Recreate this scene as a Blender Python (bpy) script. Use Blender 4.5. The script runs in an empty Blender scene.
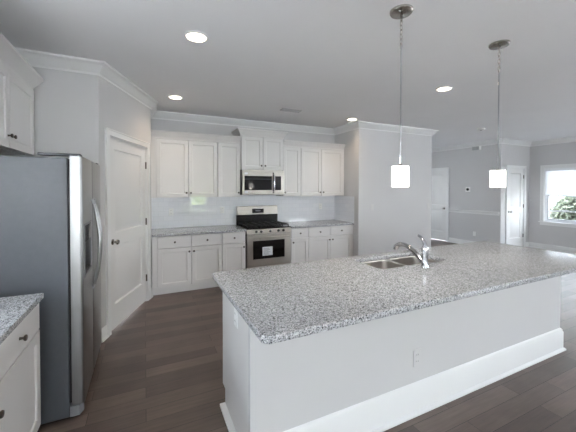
import bpy, bmesh, math, random
from mathutils import Vector, Matrix
random.seed(7)
SC = bpy.context.scene
COL = SC.collection
PI = math.pi
H = 2.737

# ------------------------------------------------------------------ camera
cam_d = bpy.data.cameras.new('camera')
cam = bpy.data.objects.new('camera', cam_d)
COL.objects.link(cam)
yaw, pitch, roll = math.radians(25.33), math.radians(0.903), math.radians(0.04)
Fv = Vector((math.sin(yaw) * math.cos(pitch), math.cos(yaw) * math.cos(pitch), -math.sin(pitch)))
R0 = Vector((math.cos(yaw), -math.sin(yaw), 0))
U0 = R0.cross(Fv)
Rv = R0 * math.cos(roll) + U0 * math.sin(roll)
Uv = -R0 * math.sin(roll) + U0 * math.cos(roll)
m3 = Matrix((Rv, Uv, -Fv)).transposed()
cam.matrix_world = Matrix.Translation((0, 0, 1.521)) @ m3.to_4x4()
cam_d.sensor_fit = 'HORIZONTAL'
cam_d.sensor_width = 36
cam_d.lens = 303.0 / 576 * 36
cam_d.shift_y = -(216 - 193.48) / 576
cam_d.clip_start = 0.02
SC.camera = cam

# ------------------------------------------------------------------ world, exposure, daylight
W = bpy.data.worlds.new('sky')
SC.world = W
W.use_nodes = True
wn = W.node_tree.nodes
wl = W.node_tree.links
wn.clear()
wo = wn.new('ShaderNodeOutputWorld')
wb = wn.new('ShaderNodeBackground')
wtc = wn.new('ShaderNodeTexCoord')
wsep = wn.new('ShaderNodeSeparateXYZ')
wr = wn.new('ShaderNodeValToRGB')
wl.new(wtc.outputs['Generated'], wsep.inputs[0])
wl.new(wsep.outputs['Z'], wr.inputs[0])
wr.color_ramp.elements[0].position = 0.0
wr.color_ramp.elements[0].color = (0.92, 0.94, 1.0, 1)
wr.color_ramp.elements[1].position = 0.8
wr.color_ramp.elements[1].color = (0.74, 0.83, 1.0, 1)
wl.new(wr.outputs[0], wb.inputs['Color'])
wb.inputs['Strength'].default_value = 14.0
wl.new(wb.outputs[0], wo.inputs[0])
vs = SC.view_settings
vs.view_transform = 'Standard'
vs.look = 'None'
vs.gamma = 1
vs.use_curve_mapping = False
vs.exposure = 0.49

# high midday sun on the garden side; it only brushes the floor just inside the rear windows
sl = bpy.data.lights.new('sun', 'SUN')
sl.energy = 170
sl.angle = math.radians(2)
sl.color = (1, .98, .95)
so_ = bpy.data.objects.new('sun', sl)
so_.rotation_euler = Vector((.30, .34, -1)).to_track_quat('-Z', 'Y').to_euler()
COL.objects.link(so_)


def portal(loc, rot, sx, sy):
    l = bpy.data.lights.new('window_portal', 'AREA')
    l.shape = 'RECTANGLE'
    l.size, l.size_y = sx, sy
    l.cycles.is_portal = True
    o = bpy.data.objects.new('window_portal', l)
    o.location = loc
    o.rotation_euler = rot
    COL.objects.link(o)


XWL = -1.22
# windows: (wall, a0, a1, z0, z1)
WIN_RIGHT = [(2.50, 4.14, .70, 2.04), (-0.60, 1.30, .70, 2.04), (-4.6, -2.6, .70, 2.04)]
WIN_REAR = [(2.05, 2.90, .58, 1.80), (-1.1, .42, .58, 2.38), (7.6, 8.9, 1.05, 2.35)]  # first shows in the tile reflection; the rest are unseen, added for daylight
WIN_LEFT_ADDED = [(.70, 1.70, 1.15, 2.10), (-5.3, -3.0, .20, 2.40)]  # unseen openings added to light the room from the left
WIN_HALL_ADDED = [(5.9, 6.6, .70, 2.0)]  # unseen opening added to brighten the hall wall
for a0, a1, z0, z1 in WIN_RIGHT:
    portal((9.26, (a0 + a1) / 2, (z0 + z1) / 2), (0, math.radians(90), 0), z1 - z0, a1 - a0)
for a0, a1, z0, z1 in WIN_LEFT_ADDED:
    portal((XWL - .16, (a0 + a1) / 2, (z0 + z1) / 2), (0, math.radians(-90), 0), z1 - z0, a1 - a0)
for a0, a1, z0, z1 in WIN_HALL_ADDED:
    portal(((a0 + a1) / 2, 7.66, (z0 + z1) / 2), (math.radians(-90), 0, 0), a1 - a0, z1 - z0)
for a0, a1, z0, z1 in WIN_REAR:
    portal(((a0 + a1) / 2, -5.66, (z0 + z1) / 2), (math.radians(90), 0, 0), a1 - a0, z1 - z0)


# ------------------------------------------------------------------ materials
def lin(c):
    r = []
    for v in c[:3]:
        v = v / 255.0
        r.append(v / 12.92 if v <= .04045 else ((v + .055) / 1.055) ** 2.4)
    return tuple(r) + (1.0,)


def N(t, kind, **kw):
    n = t.nodes.new(kind)
    for k, v in kw.items():
        if k in n.inputs:
            n.inputs[k].default_value = v
        else:
            setattr(n, k, v)
    return n


def base_mat(name):
    m = bpy.data.materials.new(name)
    m.use_nodes = True
    t = m.node_tree
    b = t.nodes['Principled BSDF']
    return m, t, b


def ramp(t, stops, interp='LINEAR'):
    r = t.nodes.new('ShaderNodeValToRGB')
    r.color_ramp.interpolation = interp
    e = r.color_ramp.elements
    while len(e) < len(stops):
        e.new(0.5)
    for i, (p, c) in enumerate(stops):
        e[i].position = p
        e[i].color = c
    return r


def mat(name, col, rough=.5, metal=0., var=.03, scale=6., bump=0., spec=.5, coat=0., stretch=None):
    """colour with a faint noise variation, optional fine bump"""
    m, t, b = base_mat(name)
    c = lin(col)
    tc = N(t, 'ShaderNodeTexCoord')
    src = tc.outputs['Object']
    if stretch:
        mp = N(t, 'ShaderNodeMapping')
        mp.inputs['Scale'].default_value = stretch
        t.links.new(src, mp.inputs[0])
        src = mp.outputs[0]
    n = N(t, 'ShaderNodeTexNoise', Scale=scale, Detail=3.0)
    t.links.new(src, n.inputs['Vector'])
    lo = tuple(max(0, v * (1 - var)) for v in c[:3]) + (1,)
    hi = tuple(min(1, v * (1 + var)) for v in c[:3]) + (1,)
    r = ramp(t, [(.3, lo), (.7, hi)])
    t.links.new(n.outputs['Fac'], r.inputs[0])
    t.links.new(r.outputs[0], b.inputs['Base Color'])
    b.inputs['Roughness'].default_value = rough
    b.inputs['Metallic'].default_value = metal
    b.inputs['Specular IOR Level'].default_value = spec
    b.inputs['Coat Weight'].default_value = coat
    if bump:
        n2 = N(t, 'ShaderNodeTexNoise', Scale=220., Detail=2.0)
        t.links.new(src, n2.inputs['Vector'])
        bp = N(t, 'ShaderNodeBump', Strength=bump, Distance=.002)
        t.links.new(n2.outputs['Fac'], bp.inputs['Height'])
        t.links.new(bp.outputs[0], b.inputs['Normal'])
    return m


def emit_mat(name, col, strength):
    m, t, b = base_mat(name)
    tc = N(t, 'ShaderNodeTexCoord')
    n = N(t, 'ShaderNodeTexNoise', Scale=4.0)
    t.links.new(tc.outputs['Object'], n.inputs['Vector'])
    c = lin(col)
    r = ramp(t, [(.3, tuple(v * .97 for v in c[:3]) + (1,)), (.7, c)])
    t.links.new(n.outputs['Fac'], r.inputs[0])
    t.links.new(r.outputs[0], b.inputs['Base Color'])
    t.links.new(r.outputs[0], b.inputs['Emission Color'])
    b.inputs['Emission Strength'].default_value = strength
    b.inputs['Roughness'].default_value = .35
    return m


def floor_mat():
    m, t, b = base_mat('wood_plank_floor')
    tc = N(t, 'ShaderNodeTexCoord')
    br = N(t, 'ShaderNodeTexBrick')
    br.offset = .37
    br.offset_frequency = 2
    br.inputs['Scale'].default_value = 1.0
    br.inputs['Brick Width'].default_value = .95
    br.inputs['Row Height'].default_value = .127
    br.inputs['Mortar Size'].default_value = .0016
    br.inputs['Mortar Smooth'].default_value = .2
    br.inputs['Bias'].default_value = -.1
    br.inputs['Color1'].default_value = lin((86, 75, 70))
    br.inputs['Color2'].default_value = lin((116, 102, 95))
    br.inputs['Mortar'].default_value = lin((38, 33, 31))
    t.links.new(tc.outputs['Object'], br.inputs['Vector'])
    mp = N(t, 'ShaderNodeMapping')
    mp.inputs['Scale'].default_value = (1.6, 22, 1)
    t.links.new(tc.outputs['Object'], mp.inputs[0])
    n = N(t, 'ShaderNodeTexNoise', Scale=2.2, Detail=6.0, Roughness=.65)
    t.links.new(mp.outputs[0], n.inputs['Vector'])
    r = ramp(t, [(.25, (.74, .72, .7, 1)), (.75, (1.22, 1.2, 1.18, 1))])
    t.links.new(n.outputs['Fac'], r.inputs[0])
    n3 = N(t, 'ShaderNodeTexNoise', Scale=3.0, Detail=2.0)
    t.links.new(tc.outputs['Object'], n3.inputs['Vector'])
    r3 = ramp(t, [(.3, (.85, .84, .83, 1)), (.7, (1.12, 1.12, 1.12, 1))])
    t.links.new(n3.outputs['Fac'], r3.inputs[0])
    mx = N(t, 'ShaderNodeMix', data_type='RGBA', blend_type='MULTIPLY')
    mx.inputs[0].default_value = 1
    t.links.new(br.outputs['Color'], mx.inputs[6])
    t.links.new(r.outputs[0], mx.inputs[7])
    mx2 = N(t, 'ShaderNodeMix', data_type='RGBA', blend_type='MULTIPLY')
    mx2.inputs[0].default_value = 1
    t.links.new(mx.outputs[2], mx2.inputs[6])
    t.links.new(r3.outputs[0], mx2.inputs[7])
    t.links.new(mx2.outputs[2], b.inputs['Base Color'])
    rr = ramp(t, [(.2, (.30, .30, .30, 1)), (.8, (.46, .46, .46, 1))])
    t.links.new(n.outputs['Fac'], rr.inputs[0])
    t.links.new(rr.outputs[0], b.inputs['Roughness'])
    b.inputs['Specular IOR Level'].default_value = .45
    bp = N(t, 'ShaderNodeBump', Strength=.25, Distance=.003)
    mth = N(t, 'ShaderNodeMath', operation='SUBTRACT')
    t.links.new(n.outputs['Fac'], mth.inputs[0])
    t.links.new(br.outputs['Fac'], mth.inputs[1])
    t.links.new(mth.outputs[0], bp.inputs['Height'])
    t.links.new(bp.outputs[0], b.inputs['Normal'])
    return m


def granite_mat(name, light=1.0):
    m, t, b = base_mat(name)
    tc = N(t, 'ShaderNodeTexCoord')
    v1 = N(t, 'ShaderNodeTexVoronoi', Scale=150.)
    v2 = N(t, 'ShaderNodeTexVoronoi', Scale=250.)
    n = N(t, 'ShaderNodeTexNoise', Scale=60., Detail=4.0)
    for x in (v1, v2, n):
        t.links.new(tc.outputs['Object'], x.inputs['Vector'])
    s1 = N(t, 'ShaderNodeSeparateColor')
    s2 = N(t, 'ShaderNodeSeparateColor')
    t.links.new(v1.outputs['Color'], s1.inputs[0])
    t.links.new(v2.outputs['Color'], s2.inputs[0])

    def g(v):
        v = int(v * light)
        return lin((v, v + 1, v + 3))
    r1 = ramp(t, [(0, g(60)), (.09, g(130)), (.26, g(180)), (.58, g(214)), (.82, g(234))], 'CONSTANT')
    r2 = ramp(t, [(0, g(52)), (.12, g(140)), (.34, g(192)), (.7, g(228))], 'CONSTANT')
    t.links.new(s1.outputs[0], r1.inputs[0])
    t.links.new(s2.outputs[1], r2.inputs[0])
    mx = N(t, 'ShaderNodeMix', data_type='RGBA')
    rn = ramp(t, [(.40, (0, 0, 0, 1)), (.60, (1, 1, 1, 1))])
    t.links.new(n.outputs['Fac'], rn.inputs[0])
    t.links.new(rn.outputs[0], mx.inputs[0])
    t.links.new(r1.outputs[0], mx.inputs[6])
    t.links.new(r2.outputs[0], mx.inputs[7])
    t.links.new(mx.outputs[2], b.inputs['Base Color'])
    b.inputs['Roughness'].default_value = .09
    b.inputs['Specular IOR Level'].default_value = .75
    return m


def tile_mat():
    m, t, b = base_mat('white_subway_tile')
    tc = N(t, 'ShaderNodeTexCoord')
    sp = N(t, 'ShaderNodeSeparateXYZ')
    t.links.new(tc.outputs['Object'], sp.inputs[0])
    ad = N(t, 'ShaderNodeMath', operation='ADD')
    t.links.new(sp.outputs['X'], ad.inputs[0])
    t.links.new(sp.outputs['Y'], ad.inputs[1])
    cb = N(t, 'ShaderNodeCombineXYZ')
    t.links.new(ad.outputs[0], cb.inputs[0])
    t.links.new(sp.outputs['Z'], cb.inputs[1])
    br = N(t, 'ShaderNodeTexBrick')
    br.inputs['Scale'].default_value = 1.
    br.inputs['Brick Width'].default_value = .153
    br.inputs['Row Height'].default_value = .077
    br.inputs['Mortar Size'].default_value = .0022
    br.inputs['Mortar Smooth'].default_value = .3
    br.inputs['Color1'].default_value = lin((236, 237, 240))
    br.inputs['Color2'].default_value = lin((230, 232, 236))
    br.inputs['Mortar'].default_value = lin((222, 223, 226))
    t.links.new(cb.outputs[0], br.inputs['Vector'])
    t.links.new(br.outputs['Color'], b.inputs['Base Color'])
    b.inputs['Roughness'].default_value = .04
    inv = N(t, 'ShaderNodeMath', operation='SUBTRACT')
    inv.inputs[0].default_value = 1
    t.links.new(br.outputs['Fac'], inv.inputs[1])
    bp = N(t, 'ShaderNodeBump', Strength=.22, Distance=.0015)
    t.links.new(inv.outputs[0], bp.inputs['Height'])
    t.links.new(bp.outputs[0], b.inputs['Normal'])
    return m


def glass_mat():
    m = bpy.data.materials.new('window_glass')
    m.use_nodes = True
    t = m.node_tree
    t.nodes.clear()
    out = N(t, 'ShaderNodeOutputMaterial')
    tr = N(t, 'ShaderNodeBsdfTransparent')
    tr.inputs[0].default_value = (.95, .97, .96, 1)
    gl = N(t, 'ShaderNodeBsdfGlossy', Roughness=.02)
    mix = N(t, 'ShaderNodeMixShader')
    mix.inputs[0].default_value = .06
    t.links.new(tr.outputs[0], mix.inputs[1])
    t.links.new(gl.outputs[0], mix.inputs[2])
    t.links.new(mix.outputs[0], out.inputs[0])
    return m


def brick_mat():
    m, t, b = base_mat('red_brick')
    tc = N(t, 'ShaderNodeTexCoord')
    sp = N(t, 'ShaderNodeSeparateXYZ')
    cb = N(t, 'ShaderNodeCombineXYZ')
    t.links.new(tc.outputs['Object'], sp.inputs[0])
    t.links.new(sp.outputs['Y'], cb.inputs[0])
    t.links.new(sp.outputs['Z'], cb.inputs[1])
    br = N(t, 'ShaderNodeTexBrick')
    br.inputs['Scale'].default_value = 1.
    br.inputs['Brick Width'].default_value = .22
    br.inputs['Row Height'].default_value = .075
    br.inputs['Mortar Size'].default_value = .006
    br.inputs['Color1'].default_value = lin((70, 50, 45))
    br.inputs['Color2'].default_value = lin((84, 60, 53))
    br.inputs['Mortar'].default_value = lin((98, 90, 86))
    t.links.new(cb.outputs[0], br.inputs['Vector'])
    t.links.new(br.outputs['Color'], b.inputs['Base Color'])
    b.inputs['Roughness'].default_value = .9
    return m


M = dict(
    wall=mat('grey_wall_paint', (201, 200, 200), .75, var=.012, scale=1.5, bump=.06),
    ceil=mat('ceiling_paint', (240, 240, 241), .9, var=.012, scale=1.2, bump=.08),
    trim=mat('white_trim_paint', (228, 228, 227), .38, var=.01, scale=2),
    cab=mat('white_cabinet_paint', (220, 218, 216), .36, var=.01, scale=2),
    door=mat('white_door_paint', (226, 225, 223), .38, var=.01, scale=2),
    dark=mat('dark_gap', (30, 28, 27), .8),
    floor=floor_mat(),
    granite=granite_mat('speckled_grey_granite', .90),
    tile=tile_mat(),
    steel=mat('brushed_stainless', (192, 188, 181), .33, 1., var=.06, scale=3, stretch=(1, 1, 60)),
    steel_v=mat('brushed_stainless_door', (146, 146, 146), .30, 1., var=.05, scale=3, stretch=(40, 40, 1)),
    sink=mat('satin_stainless_sink', (214, 211, 208), .3, 1., var=.05, scale=12),
    chrome=mat('polished_chrome', (196, 198, 201), .06, 1., var=.01),
    nickel=mat('satin_nickel', (176, 173, 167), .25, 1., var=.05),
    bronze=mat('dark_nickel_knob', (92, 86, 80), .28, 1., var=.05),
    fside=mat('grey_textured_fridge_side', (80, 83, 88), .5, 0, var=.04, scale=30, bump=.3),
    black=mat('black_enamel', (16, 16, 17), .22, var=.1),
    iron=mat('cast_iron', (22, 22, 23), .55, var=.15, scale=40, bump=.3),
    bglass=mat('black_oven_glass', (14, 13, 14), .05, var=.05),
    display=mat('dark_display', (24, 25, 28), .1, var=.1),
    plastic=mat('white_plastic', (240, 240, 238), .4, var=.01),
    plastic2=mat('grey_white_plate', (205, 204, 202), .4, var=.01),
    dplastic=mat('dark_grey_plastic', (58, 60, 64), .45, var=.05),
    lplastic=mat('light_grey_plastic', (168, 169, 170), .45, var=.03),
    gplastic=mat('grey_plastic', (130, 132, 136), .45, var=.05),
    paper=mat('white_label_paper', (216, 220, 224), .6, var=.03, scale=60),
    ink=mat('grey_print', (120, 126, 132), .7),
    glass=glass_mat(),
    shade=emit_mat('frosted_white_glass', (255, 251, 246), 4.0),
    led=emit_mat('recessed_lens', (255, 238, 214), 9.0),
    blind=mat('white_blind', (236, 237, 238), .5, var=.01),
    vinyl=mat('white_vinyl_sash', (228, 230, 233), .4, var=.01),
    leaf=mat('shrub_leaf', (84, 92, 72), .6, var=.45, scale=9),
    leaf2=mat('tree_leaf', (112, 140, 62), .6, var=.45, scale=5),
    bark=mat('bark', (84, 70, 58), .9, var=.3, scale=20),
    bounce_ground=mat('pale_bounce_ground', (190, 189, 190), .9, var=.2, scale=3),  # ground kept pale to bounce sunlight up to the ceiling
    brick=brick_mat(),
    grille=mat('white_vent_metal', (205, 205, 205), .5, var=.02),
)


t_ = M['blind'].node_tree
b_ = t_.nodes['Principled BSDF']
tl_ = N(t_, 'ShaderNodeBsdfTranslucent')
tl_.inputs[0].default_value = (.9, .92, .95, 1)
ms_ = N(t_, 'ShaderNodeMixShader')
ms_.inputs[0].default_value = .16
t_.links.new(b_.outputs[0], ms_.inputs[1])
t_.links.new(tl_.outputs[0], ms_.inputs[2])
t_.links.new(ms_.outputs[0], t_.nodes['Material Output'].inputs[0])


t_ = M['leaf2'].node_tree
tl_ = N(t_, 'ShaderNodeBsdfTranslucent')
tl_.inputs[0].default_value = (.50, .62, .16, 1)
ms_ = N(t_, 'ShaderNodeMixShader')
ms_.inputs[0].default_value = .5
t_.links.new(t_.nodes['Principled BSDF'].outputs[0], ms_.inputs[1])
t_.links.new(tl_.outputs[0], ms_.inputs[2])
t_.links.new(ms_.outputs[0], t_.nodes['Material Output'].inputs[0])


# ------------------------------------------------------------------ mesh builder
class MB:
    def __init__(s):
        s.v, s.f = [], []

    def add(s, vs_, fs):
        o = len(s.v)
        s.v += [tuple(v) for v in vs_]
        s.f += [tuple(i + o for i in f) for f in fs]
        return s

    def box(s, x0, x1, y0, y1, z0, z1):
        return s.add([(x0, y0, z0), (x1, y0, z0), (x1, y1, z0), (x0, y1, z0), (x0, y0, z1), (x1, y0, z1), (x1, y1, z1), (x0, y1, z1)],
                     [(0, 3, 2, 1), (4, 5, 6, 7), (0, 1, 5, 4), (1, 2, 6, 5), (2, 3, 7, 6), (3, 0, 4, 7)])

    def prism(s, poly, z0, z1):
        n = len(poly)
        return s.add([(x, y, z0) for x, y in poly] + [(x, y, z1) for x, y in poly],
                     [tuple(range(n - 1, -1, -1)), tuple(range(n, 2 * n))] + [(i, (i + 1) % n, n + (i + 1) % n, n + i) for i in range(n)])

    def prism_x(s, poly, x0, x1):
        """poly in (y, z), extruded along x"""
        n = len(poly)
        return s.add([(x0, y, z) for y, z in poly] + [(x1, y, z) for y, z in poly],
                     [tuple(range(n - 1, -1, -1)), tuple(range(n, 2 * n))] + [(i, (i + 1) % n, n + (i + 1) % n, n + i) for i in range(n)])

    def lathe(s, prof, c=(0, 0, 0), axis=(0, 0, 1), n=24):
        """prof: (radius, height along axis)"""
        a = Vector(axis).normalized()
        u = a.orthogonal().normalized()
        w = a.cross(u)
        c = Vector(c)
        vs_, fs = [], []
        for r, h in prof:
            for k in range(n):
                t = 2 * PI * k / n
                vs_.append(c + a * h + (u * math.cos(t) + w * math.sin(t)) * max(r, 1e-5))
        for i in range(len(prof) - 1):
            for k in range(n):
                fs.append((i * n + k, i * n + (k + 1) % n, (i + 1) * n + (k + 1) % n, (i + 1) * n + k))
        fs.append(tuple(range(n - 1, -1, -1)))
        m = (len(prof) - 1) * n
        fs.append(tuple(range(m, m + n)))
        return s.add(vs_, fs)

    def tube(s, pts, rad, n=10, closed=False, squash=None):
        pts = [Vector(p) for p in pts]
        L = len(pts)
        rad = rad if isinstance(rad, (list, tuple)) else [rad] * L
        vs_, fs = [], []
        prev = None
        for i, p in enumerate(pts):
            if closed:
                d = pts[(i + 1) % L] - pts[i - 1]
            else:
                d = pts[min(i + 1, L - 1)] - pts[max(i - 1, 0)]
            d.normalize()
            if prev is None:
                u = d.orthogonal().normalized()
            else:
                u = (prev - d * prev.dot(d)).normalized()
            prev = u
            w = d.cross(u)
            for k in range(n):
                t = 2 * PI * k / n
                vs_.append(p + (u * math.cos(t) + w * math.sin(t)) * rad[i])
        R = L if closed else L - 1
        for i in range(R):
            j = (i + 1) % L
            for k in range(n):
                fs.append((i * n + k, i * n + (k + 1) % n, j * n + (k + 1) % n, j * n + k))
        if not closed:
            fs.append(tuple(range(n - 1, -1, -1)))
            fs.append(tuple(range((L - 1) * n, L * n)))
        return s.add(vs_, fs)

    def shaker(s, x0, x1, z0, z1, y=0., t=.02, rail=.058, rec=.009):
        """door whose face looks to -y: face plane y, thickness t behind it, recessed flat panel with a small chamfer"""
        a, c = rail, .006
        outer = [(x0, z0), (x1, z0), (x1, z1), (x0, z1)]
        i1 = [(x0 + a, z0 + a), (x1 - a, z0 + a), (x1 - a, z1 - a), (x0 + a, z1 - a)]
        b = a + c
        i2 = [(x0 + b, z0 + b), (x1 - b, z0 + b), (x1 - b, z1 - b), (x0 + b, z1 - b)]
        vs_ = [(p[0], y, p[1]) for p in outer] + [(p[0], y, p[1]) for p in i1] + [(p[0], y + rec, p[1]) for p in i2] + [(p[0], y + t, p[1]) for p in outer]
        fs = [(8, 9, 10, 11), (15, 14, 13, 12)]
        for i in range(4):
            j = (i + 1) % 4
            fs += [(i, j, 4 + j, 4 + i), (4 + i, 4 + j, 8 + j, 8 + i), (j, i, 12 + i, 12 + j)]
        return s.add(vs_, fs)

    def paneldoor(s, x0, x1, z0, z1, panels, y=0., t=.035):
        """moulded slab with raised two-step panels on the -y face; panels = list of (x0,x1,z0,z1)"""
        # frame pieces around the panels (stacked vertically, same x range)
        px0, px1 = panels[0][0], panels[0][1]
        s.box(x0, px0, y, y + t, z0, z1)
        s.box(px1, x1, y, y + t, z0, z1)
        zs = z0
        for p in sorted(panels, key=lambda q: q[2]):
            s.box(px0, px1, y, y + t, zs, p[2])
            zs = p[3]
        s.box(px0, px1, y, y + t, zs, z1)
        for (a0, a1, b0, b1) in panels:
            rings = [(0, 0), (.010, .015), (.028, .015), (.052, .004)]
            vs_, fs = [], []
            for ins, dep in rings:
                vs_ += [(a0 + ins, y + dep, b0 + ins), (a1 - ins, y + dep, b0 + ins), (a1 - ins, y + dep, b1 - ins), (a0 + ins, y + dep, b1 - ins)]
            for r in range(3):
                for i in range(4):
                    j = (i + 1) % 4
                    fs.append((r * 4 + i, r * 4 + j, r * 4 + 4 + j, r * 4 + 4 + i))
            fs.append((12, 13, 14, 15))
            s.add(vs_, fs)
            s.add([(a0, y + t, b0), (a1, y + t, b0), (a1, y + t, b1), (a0, y + t, b1)], [(3, 2, 1, 0)])
        return s

    def build(s, name, m, parent=None, bevel=0., loc=None, rz=0., smooth=True, seg=2):
        me = bpy.data.meshes.new(name)
        me.from_pydata(s.v, [], s.f)
        bm = bmesh.new()
        bm.from_mesh(me)
        bmesh.ops.recalc_face_normals(bm, faces=bm.faces)
        bm.to_mesh(me)
        bm.free()
        if smooth:
            me.polygons.foreach_set('use_smooth', [True] * len(me.polygons))
            me.set_sharp_from_angle(angle=math.radians(35))
        me.materials.append(m)
        o = bpy.data.objects.new(name, me)
        COL.objects.link(o)
        if parent is not None:
            o.parent = parent
        if loc is not None:
            o.location = loc
        o.rotation_euler.z = rz
        if bevel:
            b = o.modifiers.new('bevel', 'BEVEL')
            b.width = bevel
            b.segments = seg
            b.limit_method = 'ANGLE'
            b.angle_limit = math.radians(40)
        return o


def tag(o, label, cat, group=None, kind=None):
    if label:
        o['label'] = label
    if cat:
        o['category'] = cat
    if group:
        o['group'] = group
    if kind:
        o['kind'] = kind
    return o


def thing(name, label, cat, loc=(0, 0, 0), rz=0., group=None, kind=None):
    o = bpy.data.objects.new(name, None)
    o.empty_display_size = .1
    o.location = loc
    o.rotation_euler.z = rz
    COL.objects.link(o)
    return tag(o, label, cat, group, kind)


def struct(o, label=None, cat=None):
    o['kind'] = 'structure'
    if label:
        o['label'] = label
    if cat:
        o['category'] = cat
    return o


def copy_tree(o, parent=None):
    c = o.copy()
    COL.objects.link(c)
    if parent is not None:
        c.parent = parent
    for ch in [x for x in COL.objects if x.parent == o]:
        copy_tree(ch, c)
    return c


def sweep(path, prof, ends=(None, None)):
    """mitred sweep along XY path; prof = (out, z) with 'out' to the RIGHT of travel. Returns one MB per segment."""
    P = [Vector(p) for p in path]
    n = len(P)

    def right(a, b):
        d = (b - a).normalized()
        return Vector((d.y, -d.x))
    offs = []
    for i in range(n):
        rs = []
        if i > 0:
            rs.append(right(P[i - 1], P[i]))
        if i < n - 1:
            rs.append(right(P[i], P[i + 1]))
        if len(rs) == 1:
            offs.append(rs[0])
        else:
            mdir = (rs[0] + rs[1]).normalized()
            offs.append(mdir / max(.2, mdir.dot(rs[0])))
    out = []
    k = len(prof)
    for i in range(n - 1):
        mb = MB()
        vs_ = []
        for j in (i, i + 1):
            for o, z in prof:
                q = P[j] + offs[j] * o
                vs_.append((q.x, q.y, z))
        fs = [(a, (a + 1) % k, k + (a + 1) % k, k + a) for a in range(k)] + [tuple(range(k - 1, -1, -1)), tuple(range(k, 2 * k))]
        mb.add(vs_, fs)
        out.append(mb)
    return out


def rrect(x0, x1, y0, y1, r, n=6):
    pts = []
    for cx, cy, a0 in ((x1 - r, y0 + r, -PI / 2), (x1 - r, y1 - r, 0), (x0 + r, y1 - r, PI / 2), (x0 + r, y0 + r, PI)):
        for k in range(n + 1):
            a = a0 + PI / 2 * k / n
            pts.append((cx + r * math.cos(a), cy + r * math.sin(a)))
    return pts


def slab_with_holes(name, outer, holes, z0, z1, m, parent=None, bev=.003):
    cu = bpy.data.curves.new(name + '_outline', 'CURVE')
    cu.dimensions = '2D'
    cu.fill_mode = 'BOTH'
    cu.extrude = (z1 - z0) / 2 - bev
    cu.bevel_depth = bev
    cu.bevel_resolution = 1
    cu.offset = -bev
    for pts in [outer] + holes:
        sp = cu.splines.new('POLY')
        sp.points.add(len(pts) - 1)
        for p, q in zip(sp.points, pts):
            p.co = (q[0], q[1], 0, 1)
        sp.use_cyclic_u = True
    tmp = bpy.data.objects.new(name + '_tmp', cu)
    COL.objects.link(tmp)
    dg = bpy.context.evaluated_depsgraph_get()
    me = bpy.data.meshes.new_from_object(tmp.evaluated_get(dg))
    bpy.data.objects.remove(tmp)
    me.name = name
    me.materials.clear()
    me.materials.append(m)
    me.transform(Matrix.Translation((0, 0, (z0 + z1) / 2)))
    o = bpy.data.objects.new(name, me)
    COL.objects.link(o)
    if parent is not None:
        o.parent = parent
    return o


# ------------------------------------------------------------------ room shell
PCX, PCY, PDX, PDY = -.401, 3.476, .085, 4.661
YB, XR, YW, XW2 = 5.244, 3.547, 4.465, 5.446
XH, YE, XWR, YR, XL = 7.87, 7.5, 9.1, -5.5, -1.22
dv = Vector((PDX - PCX, PDY - PCY))
DL = dv.length
dv.normalize()
dn = Vector((dv.y, -dv.x))          # towards the room

struct(MB().box(XL - .12, XWR + .12, YR - .12, YE + .12, -.1, 0).build('floor', M['floor'], smooth=False))
struct(MB().box(XL - .12, XWR + .12, YR - .12, YE + .12, H, H + .1).build('ceiling', M['ceil'], smooth=False))
struct(MB().box(XL, PCX - .03, PCY, PCY + .12, 0, H).build('wall_pantry', M['wall'], smooth=False))


def diag(s, o=0.):
    q = Vector((PCX, PCY)) + dv * s + dn * o
    return (q.x, q.y)


D0, D1, DZ = .17, 1.115, 2.075        # rough opening of the pantry door along the diagonal
mb = MB()
for a, b, z0, z1 in ((-.0, D0, 0, H), (D1, DL, 0, H), (D0, D1, DZ, H)):
    mb.prism([diag(a), diag(b), diag(b, -.12), diag(a - (.03 if a == 0 else 0), -.12)], z0, z1)
struct(mb.build('wall_diagonal', M['wall'], smooth=False))
struct(MB().box(PDX - .12, PDX, PDY + .0, YB + .12, 0, H).build('wall_alcove', M['wall'], smooth=False))
struct(MB().box(PDX, XR, YB, YB + .12, 0, H).build('wall_back', M['wall'], smooth=False))
struct(MB().box(XR, XW2, YW, YE, 0, H).build('wall_wing', M['wall'], smooth=False))
HD0, HD1, HDZ = 5.93, 6.75, 2.07
mb = MB().box(XH, XH + .12, YW, HD0, 0, H).box(XH, XH + .12, HD1, YE + .12, 0, H).box(XH, XH + .12, HD0, HD1, HDZ, H)
struct(mb.build('wall_hall', M['wall'], smooth=False))
CD0, CD1, CDZ = 8.13, 8.85, 2.05
mb = MB().box(XH + .12, CD0, YW, YW + .12, 0, H).box(CD1, XWR, YW, YW + .12, 0, H).box(CD0, CD1, YW, YW + .12, CDZ, H)
struct(mb.build('wall_closet', M['wall'], smooth=False))


def wall_with_windows(name, span, wins, mk):
    """mk(mb, a0, a1, z0, z1) adds a box of wall"""
    mb = MB()
    a = span[0]
    for a0, a1, z0, z1 in sorted(wins):
        mk(mb, a, a0, 0, H)
        mk(mb, a0, a1, 0, z0)
        mk(mb, a0, a1, z1, H)
        a = a1
    mk(mb, a, span[1], 0, H)
    return struct(mb.build(name, M['wall'], smooth=False))


wall_with_windows('wall_right', (YR - .12, YW + .12), WIN_RIGHT, lambda mb, a, b, c, d: mb.box(XWR, XWR + .12, a, b, c, d))
wall_with_windows('wall_left', (YR - .12, PCY + .12), WIN_LEFT_ADDED, lambda mb, a, b, c, d: mb.box(XL - .12, XL, a, b, c, d))
wall_with_windows('wall_hall_end', (XW2, XH), WIN_HALL_ADDED, lambda mb, a, b, c, d: mb.box(a, b, YE, YE + .12, c, d))
wall_with_windows('wall_rear', (XL, XWR), WIN_REAR, lambda mb, a, b, c, d: mb.box(a, b, YR - .12, YR, c, d))

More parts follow.
